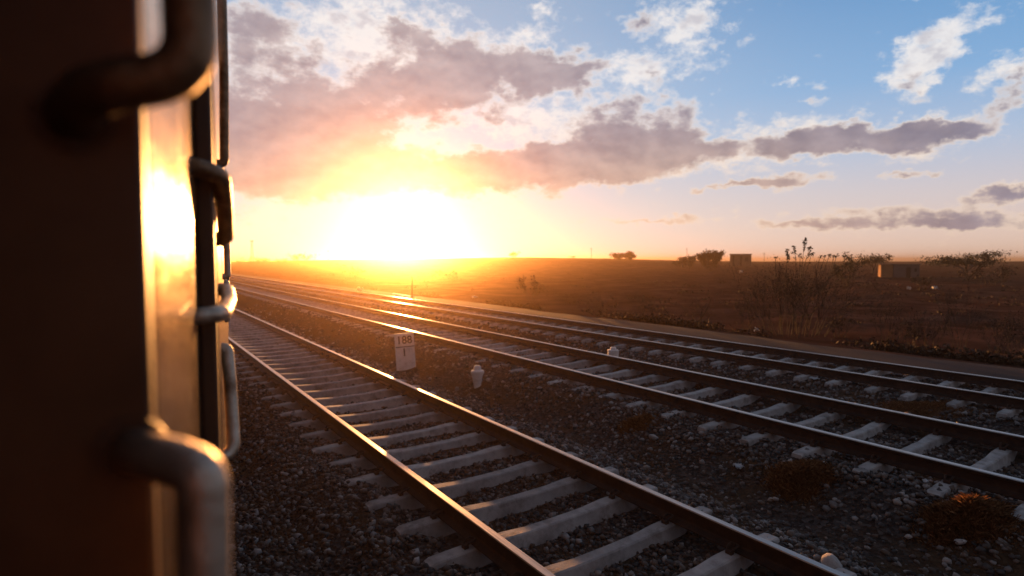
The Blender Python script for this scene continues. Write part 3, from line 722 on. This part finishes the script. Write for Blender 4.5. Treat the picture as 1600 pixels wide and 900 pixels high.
# ------------------------------------------------------------------ buildings far off
def wall_mat(name, c): return noisy(name, [(.3, tuple(x*.75 for x in c)), (.7, c)], scale=1.2, rough=.9, bump=.2, bscale=8, bdist=.03)
plaster = wall_mat('hut_plaster', (.11, .085, .08)); sunlit_plaster = wall_mat('hut_sunlit_plaster', (.26, .12, .055)); shed_mat = wall_mat('shed_block_wall', (.12, .075, .05))  # hut end: warm sunlight put into its brown plaster colour
roof_mat = wall_mat('sheet_roof', (.14, .10, .08))
p = hit(1406, 433.5); k = p.y/F
hut = empty('plaster_hut', p, R(-26)); tag(hut, 'small plastered hut with dark doorway and warm sunlit end beside an acacia', 'hut')
W, H, D = 50*k, 20*k, 3.2
bm = bmesh.new(); box(bm, (-W*.18, 0, -.3), (W*.5, D, H), .03); wl = link('wall', from_bm(bm, 'wall'), plaster, hut)
bm = bmesh.new(); box(bm, (-W*.5, .05, -.3), (-W*.182, D-.05, H*.98), .03); link('wall', from_bm(bm, 'wall'), sunlit_plaster, hut)
bm = bmesh.new(); box(bm, (-W*.54, -.18, H+.004), (W*.54, D+.18, H+.12), .02); link('roof', from_bm(bm, 'roof'), roof_mat, hut)
bm = bmesh.new(); box(bm, (W*.16, -.03, -.25), (W*.28, -.003, H*.8)); link('door', from_bm(bm, 'door'), inside_paint, hut)
bm = bmesh.new(); box(bm, (W*.37, -.03, H*.45), (W*.43, -.003, H*.72)); link('window', from_bm(bm, 'window'), inside_paint, hut)
p = at_range(1157, 409.6, 175); p.z = hz(p); k = p.y/F
shed = empty('flat_roofed_shed', p, R(-22)); tag(shed, 'dark flat roofed shed alone on the skyline', 'shed')
W, H, D = 31*k, 12.0*k+max(0, (EYE+ray(1157, 409.6)*(p.y/ray(1157, 409.6).y)).z-p.z), 4.5
bm = bmesh.new(); box(bm, (-W/2, 0, -.3), (W/2, D, H), .03); link('wall', from_bm(bm, 'wall'), shed_mat, shed)
bm = bmesh.new(); box(bm, (-W*.53, -.25, H+.004), (W*.53, D+.25, H+.18), .02); link('roof', from_bm(bm, 'roof'), roof_mat, shed)
bm = bmesh.new()
for x in (-.38, -.02): box(bm, (W*x, -.03, -.2), (W*x+.5, -.003, H*.85))
link('door', from_bm(bm, 'door'), inside_paint, shed)
bm = bmesh.new(); box(bm, (W*.2, -.03, H*.4), (W*.36, -.003, H*.75)); link('window', from_bm(bm, 'window'), inside_paint, shed)

# ------------------------------------------------------------------ poles and mast on the skyline
pole_mat = noisy('pole_wood', [(.3, (.04, .026, .018)), (.7, (.08, .055, .04))], scale=4, rough=.9, bump=.2)
def pole(px, ytop, dist, label, arm=True, rad=.09, mast=False):
    p = at_range(px, 405, dist); p.z = hz(p); top = at_range(px, ytop, dist).z; h = top-p.z
    root = empty('utility_pole' if not mast else 'lattice_mast', p, R(random.uniform(20, 50)))
    tag(root, label, 'mast' if mast else 'pole', None if mast else 'poles on the skyline')
    bm = bmesh.new()
    if mast:
        s0, s1 = .55, .22
        for sx, sy in ((-1, -1), (1, -1), (1, 1), (-1, 1)): tube(bm, [(sx*s0, sy*s0, -.3), (sx*s1, sy*s1, h)], .07, 5)
        link('leg_frame', from_bm(bm, 'leg_frame'), pole_mat, root); bm = bmesh.new()
        for i in range(8):
            z0, z1 = h*i/8, h*(i+1)/8; q0, q1 = s0+(s1-s0)*i/8, s0+(s1-s0)*(i+1)/8
            for a2 in range(4):
                c = [(-1, -1), (1, -1), (1, 1), (-1, 1)]; (x0, y0), (x1, y1) = c[a2], c[(a2+1) % 4]
                tube(bm, [(x0*q0, y0*q0, z0), (x1*q1, y1*q1, z1)], .04, 4); tube(bm, [(x1*q0, y1*q0, z0), (x0*q1, y0*q1, z1)], .04, 4)
        link('bracing', from_bm(bm, 'bracing'), pole_mat, root)
        bm = bmesh.new(); box(bm, (-.6, -.4, h), (.6, .4, h+.25)); link('platform', from_bm(bm, 'platform'), pole_mat, root)
    else:
        tube(bm, [(0, 0, -.4), (0, 0, h)], [rad, rad*.7], 7); link('pole_shaft', from_bm(bm, 'pole_shaft'), pole_mat, root)
        if arm:
            bm = bmesh.new(); box(bm, (-.6, .07, h*.88), (.6, .16, h*.88+.1))
            for x in (-.5, .5): tube(bm, [(x, .11, h*.88+.1), (x, .11, h*.88+.3)], .04, 6)
            link('crossarm', from_bm(bm, 'crossarm'), pole_mat, root)
pole(394, 377, 230, 'tall thin mast on the skyline at far left, beside the coach', mast=True)
pole(513, 390, 260, 'thin pole on the skyline left of the sun, beside a low tree')
pole(547, 388, 270, 'thin pole on the skyline just left of the sun glare')
pole(924, 387, 250, 'thin pole on the skyline left of the lone dome shaped tree')
pole(1073, 387, 240, 'thin pole on the skyline beside the round dark bush')
pole(1194, 395, 230, 'short thin pole on the skyline right of the shed', rad=.07)

# ------------------------------------------------------------------ trees and bushes
bark = noisy('bark', [(.3, (.035, .022, .015)), (.7, (.075, .05, .035))], scale=8, rough=.95, bump=.5)
def leaf_mat(name, a, b):
    m, nt, bs = material(name); n = N(nt); g = n.new('ShaderNodeNewGeometry'); r = g.outputs['Random Per Island']
    nt.links.new(n.ramp(r, [(0, a), (1, b)]), bs.inputs['Base Color']); bs.inputs['Roughness'].default_value = .8; bs.inputs['Specular IOR Level'].default_value = .2
    return m
leaf_dry = leaf_mat('dry_leaf', (.03, .017, .009), (.07, .042, .024)); leaf_green = leaf_mat('dusty_leaf', (.03, .028, .012), (.075, .065, .03))
def leaves(P, size, rr, name):
    """one small folded leaf clump (two quads) per point"""
    P = np.asarray(P); k = len(P)
    d1 = rr.normal(size=(k, 3)); d1 /= np.linalg.norm(d1, axis=1)[:, None]; d2 = np.cross(d1, rr.normal(size=(k, 3))); d2 /= np.linalg.norm(d2, axis=1)[:, None]+1e-9
    s = (size*rr.uniform(.5, 1.3, k))[:, None]
    q = np.stack([P-d1*s, P+d2*s*.5, P+d1*s, P-d2*s*.5], 1)
    return from_np(name, q.reshape(-1, 3), np.arange(4*k).reshape(-1, 4))
def grow(bm, p, d, ln, rad, depth, rr, tips, spread=.55, shrink=.72, kids=(2, 3), seg=5, flatten=0.0, wig=.18):
    pts = [p]; q = Vector(p); dd = Vector(d)
    for i in range(3):
        dd = (dd+Vector((rr.uniform(-wig, wig), rr.uniform(-wig, wig), rr.uniform(-wig, wig)))).normalized(); q = q+dd*ln/3; pts.append(q)
    tube(bm, pts, [rad, rad*.9, rad*.8, rad*.68], seg, cap=False)
    if depth == 0: tips.append((q, dd)); return
    for i in range(rr.randint(*kids)):
        nd = (dd + Vector((rr.uniform(-1, 1), rr.uniform(-1, 1), rr.uniform(-.6, .8)))*spread); nd.z *= (1-flatten); nd.normalize()
        grow(bm, q if i else pts[-1], nd, ln*shrink*rr.uniform(.8, 1.15), rad*.62, depth-1, rr, tips, spread, shrink, kids, max(3, seg-1), flatten, wig)
def acacia(p, width, ht, label, seed, leafsize, nleaf, cat='tree', leaf=None, flat=.6, group='flat topped trees on the plain', thin=.22):
    rr = random.Random(seed); nr_ = np.random.default_rng(seed)
    root = empty('acacia_tree', p); tag(root, label, cat, group)
    bm = bmesh.new(); tips = []
    for i in range(rr.randint(2, 3)):
        a = rr.uniform(0, 6.28); grow(bm, Vector((0, 0, -.1)), Vector((math.cos(a)*.5, math.sin(a)*.5, 1)), ht*.42, max(ht*.035, .10), 4, rr, tips, .75, .74, (2, 3), 6, .25)
    me = from_bm(bm, 'trunk')
    co = np.array([v.co[:] for v in me.vertices]); sx = width*.5/max(1e-3, np.percentile(np.abs(co[:, :2]), 98)); sz = ht*.93/co[:, 2].max()
    co[:, :2] *= (.25+.75*np.clip(co[:, 2:3]/(co[:, 2].max()*.6), 0, 1))*sx+.0; co[:, 2] *= sz
    ctr = np.median(co[co[:, 2] > ht*.55][:, :2], axis=0); co[:, :2] -= ctr*np.clip(co[:, 2:3]/(ht*.55), 0, 1)**1.5
    me.vertices.foreach_set('co', co.astype(np.float32).ravel()); me.update(); link('trunk', me, bark, root)
    top = co[co[:, 2] > ht*.52]; k = nleaf
    base = top[nr_.integers(0, len(top), k)]
    # clumps round the outer twigs, drawn out level
    cl = base[nr_.integers(0, k, max(12, k//45))]
    P = cl[nr_.integers(0, len(cl), k)]+nr_.normal(size=(k, 3))*np.array([width*.055, width*.055, ht*thin*.22])
    P[: k//3] = base[: k//3]+nr_.normal(size=(k//3, 3))*np.array([width*.02, width*.02, ht*.03])
    link('crown', leaves(P, leafsize, nr_, 'crown'), leaf or leaf_green, root)
    return root
def bush(p, width, ht, label, seed, leafsize, nleaf, stems=9, depth=3, leaf=None, name='dry_bush', cat='bush', group=None, spread=.5, rad=None, seg=4):
    rr = random.Random(seed); nr_ = np.random.default_rng(seed)
    root = empty(name, p); tag(root, label, cat, group); bm = bmesh.new(); tips = []
    for i in range(stems):
        a = 6.283*i/stems+rr.uniform(-.4, .4); o = rr.uniform(.2, 1.0)
        grow(bm, Vector((math.cos(a)*o*width*.22, math.sin(a)*o*width*.16, -.06)), Vector((math.cos(a)*.55*o, math.sin(a)*.45*o, 1)), ht*rr.uniform(.26, .42), rad or ht*.011, depth, rr, tips, spread, .78, (2, 3), seg)
    me = from_bm(bm, 'branches'); co = np.array([v.co[:] for v in me.vertices]); sx = width*.5/np.percentile(np.abs(co[:, 0]), 97); sz = ht/np.percentile(co[:, 2], 99)
    co[:, :2] *= sx; co[:, 2] *= sz; me.vertices.foreach_set('co', co.astype(np.float32).ravel()); me.update(); link('branches', me, bark, root)
    if nleaf:
        tp = co[co[:, 2] > ht*.15]; P = tp[nr_.integers(0, len(tp), nleaf)]+nr_.normal(size=(nleaf, 3))*np.array([width*.05, width*.05, ht*.05])
        link('foliage', leaves(P, leafsize, nr_, 'foliage'), leaf or leaf_dry, root)
    return root
def px_plant(px, ybase): 
    p = hit(px, ybase); return p, p.y/F
# flat topped trees
p, k = px_plant(1512, 439); acacia(p, 160*k, 48*k, 'widest flat topped acacia with tiered crown, at far right', 4, .12, 3400)
p, k = px_plant(1372, 432); p += Vector((-.2, 1.0, 0)); acacia(p, 50*k, 40*k, 'small wind-swept acacia leaning over the plaster hut', 9, .14, 900)
def on_sky(px, dist):
    p = at_range(px, 405, dist); p.z = hz(p); return p
def sky_h(px, y, p): return at_range(px, y, math.hypot(p.x, p.y)).z-p.z
p = on_sky(978, 200); bush(p, 36*p.y/F, sky_h(978, 394, p), 'lone dome shaped tree on the skyline right of the sun', 15, .28, 2600, 8, 3, leaf_green, 'skyline_bush', 'bush', 'bushes on the skyline', .8)
# round dark bush and low ones on the skyline
for px, dist, wpx, yt, lb, sd, nl in ((1110, 130, 38, 393, 'round dark bush on the skyline left of the shed', 31, 5500), (1074, 140, 40, 400, 'low dark bush beside the round bush on the skyline', 32, 1600),
        (803, 230, 16, 393, 'small round tree on the skyline right of the sun', 33, 500), (473, 250, 40, 396, 'low tree on the skyline left of the sun', 35, 900),
        (437, 270, 56, 402, 'low hedge-like bush on the skyline at far left', 36, 700), (395, 260, 50, 402, 'low bush at the foot of the tall mast', 37, 700), (600, 300, 12, 401, 'tiny bush on the skyline right below the sun', 38, 150), (895, 300, 12, 400, 'tiny bush on the skyline left of a thin pole', 39, 150)):
    p = on_sky(px, dist); bush(p, wpx*p.y/F, max(.5, sky_h(px, yt, p)), lb, sd, .2, nl, 8, 3, leaf_green, 'skyline_bush', 'bush', 'bushes on the skyline', .6)
# dark shrub before the hut, bushes on the plain
for px, yb, wpx, hpx, lb, sd, nl, lf in ((1322, 448, 40, 50, 'dense dark bush on a thin stem left of the hut', 41, 1500, leaf_green), (1440, 452, 26, 20, 'low dark bush just in front of the hut', 43, 260, leaf_dry),
        (1550, 446, 70, 30, 'broad brown bush under the widest acacia', 44, 900, leaf_dry), (830, 470, 40, 40, 'faint hazy bush beyond the far track right of the sun', 45, 260, leaf_dry), (700, 445, 50, 24, 'faint bush in the haze under the sun', 46, 200, leaf_dry), (545, 440, 60, 26, 'faint bush in the haze left of the sun', 47, 260, leaf_dry)):
    p, k = px_plant(px, yb); bush(p, wpx*k, hpx*k, lb, sd, .1, nl, 8, 3, lf, 'plain_bush', 'bush', 'bushes out on the plain', .55)
# the large bare bush beyond the path, with leafy upright shoots
p, k = px_plant(1238, 524)
big = bush(p, 225*k, 112*k, 'large bare thorn bush beyond the path, with leafy shoots above the skyline', 52, .022, 9000, 34, 4, leaf_dry, 'thorn_bush', 'bush', None, .5, .016)
nr_ = np.random.default_rng(5); shoots = bmesh.new(); LP = []
for px, yt in ((1228, 391), (1238, 386), (1254, 374), (1262, 387), (1209, 403), (1279, 401), (1286, 400), (1293, 399), (1300, 400), (1305, 398), (1247, 398), (1266, 396)):
    dx, hgt_ = (px-1238)*k, (526-yt)*k; pts = [(dx*.45, nr_.uniform(-.4, .4), .4*hgt_), (dx*.8, nr_.uniform(-.3, .3), hgt_*.7), (dx, 0, hgt_)]
    tube(shoots, fillet(pts, .3, 4), .008, 4)
    leafy = 60 if px in (1228, 1238, 1254, 1262) else 10
    for j in range(leafy): LP.append((dx+nr_.normal()*.035, nr_.normal()*.04, hgt_-abs(nr_.normal())*(.24 if leafy > 20 else .06)))
link('shoots', from_bm(shoots, 'shoots'), bark, big); link('foliage', leaves(LP, .05, nr_, 'foliage'), leaf_green, big)
# bare bushes along the far edge of the path
ROW = [(1012, 502, 60, 42), (930, 492, 70, 34), (1090, 508, 50, 46), (1385, 538, 62, 76), (1312, 528, 50, 40), (1452, 545, 60, 60), (1500, 548, 84, 110), (1560, 556, 70, 70), (1165, 516, 50, 50), (1425, 541, 50, 40), (1592, 562, 60, 84)]
LBL = ['low bare bush beyond the path left of the slanting branch', 'low tangled bush beyond the path, leftmost of the row', 'bare bush with a long slanting branch beyond the path', 'upright bare bush right of the large thorn bush', 'small twiggy bush at the right foot of the large thorn bush', 'spreading bare bush beyond the path below the hut', 'tallest thin bare bush right of the hut, beyond the path', 'thin bare bush beyond the path near the right edge', 'small twiggy bush at the left foot of the large thorn bush', 'short scrubby bush between two taller bare bushes', 'rightmost bare bush, cut by the picture edge']
for i, (px, yb, wpx, hpx) in enumerate(ROW):
    p, k = px_plant(px, yb); o = bush(p, wpx*k, hpx*k, LBL[i], 60+i, .02, 700, 10, 4, leaf_dry, 'bare_bush', 'bush', 'bare bushes along the path', .55, .011)
    if i == 2:
        bm = bmesh.new(); tube(bm, [(0, 0, .1), (.3, 0, .5), (22*k, 0, 44*k)], [.03, .025, .012], 5); link('branch', from_bm(bm, 'branch'), bark, o)
# dark ground scrub on the bank behind the path and dry tufts on the plain
PP = []
k = 44000; uu = rng.uniform(-30, 60, k); vv = 18.4+np.abs(rng.normal(0, .55, k)); q = np.stack([uu*UD.x+vv*VD.x, uu*UD.y+vv*VD.y], -1)
cl_ = smoothstep(wob(uu, vv, .55, 2.)+.5*wob(uu, vv, 1.4, 1.)+(.75-uu/30), -.2, .8); kp = rng.uniform(0, 1, k) < cl_; q = q[kp]
z = height(q[:, 0], q[:, 1])+np.abs(rng.normal(0, .13, len(q))); PP.append(np.column_stack([q, z]))
tag(link('bank_scrub', leaves(np.concatenate(PP), .07, rng, 'bank_scrub'), leaf_dry), 'low dark dry scrub along the far edge of the path', kind='stuff')
k = 650; r_ = rng.uniform(24, 230, k)**1.0; a_ = np.radians(rng.uniform(-30, 46, k)); cx, cy = r_*np.sin(a_), r_*np.cos(a_); vv = math.cos(TH)*cx+math.sin(TH)*cy
kp = vv > 20; cx, cy, r_ = cx[kp], cy[kp], r_[kp]; m_ = 26
TX = np.repeat(cx, m_)+rng.normal(0, 1, len(cx)*m_)*np.repeat(rng.uniform(.15, .6, len(cx)), m_); TY = np.repeat(cy, m_)+rng.normal(0, 1, len(cx)*m_)*.3
TZ = height(TX, TY)+np.abs(rng.normal(0, 1, len(TX)))*np.repeat(rng.uniform(.05, .2, len(cx)), m_)
tag(link('dry_tufts', leaves(np.column_stack([TX, TY, TZ]), .09, rng, 'dry_tufts'), leaf_dry), 'small dry tufts scattered over the brown plain', kind='stuff')

# ------------------------------------------------------------------ hazy evening air
bm = bmesh.new(); box(bm, (-2700, -2700, -1.4), (2700, 2700, 11.0))
hz_m = bpy.data.materials.new('haze'); hz_m.use_nodes = True; hn = hz_m.node_tree; hn.nodes.clear()
ho = hn.nodes.new('ShaderNodeOutputMaterial'); pv = hn.nodes.new('ShaderNodeVolumePrincipled')
pv.inputs['Color'].default_value = (.95, .60, .33, 1); pv.inputs['Density'].default_value = .00095; pv.inputs['Anisotropy'].default_value = .92
hn.links.new(pv.outputs[0], ho.inputs['Volume'])
haze = link('haze', from_bm(bm, 'haze'), hz_m); tag(haze, 'golden evening haze over the whole plain', kind='stuff')
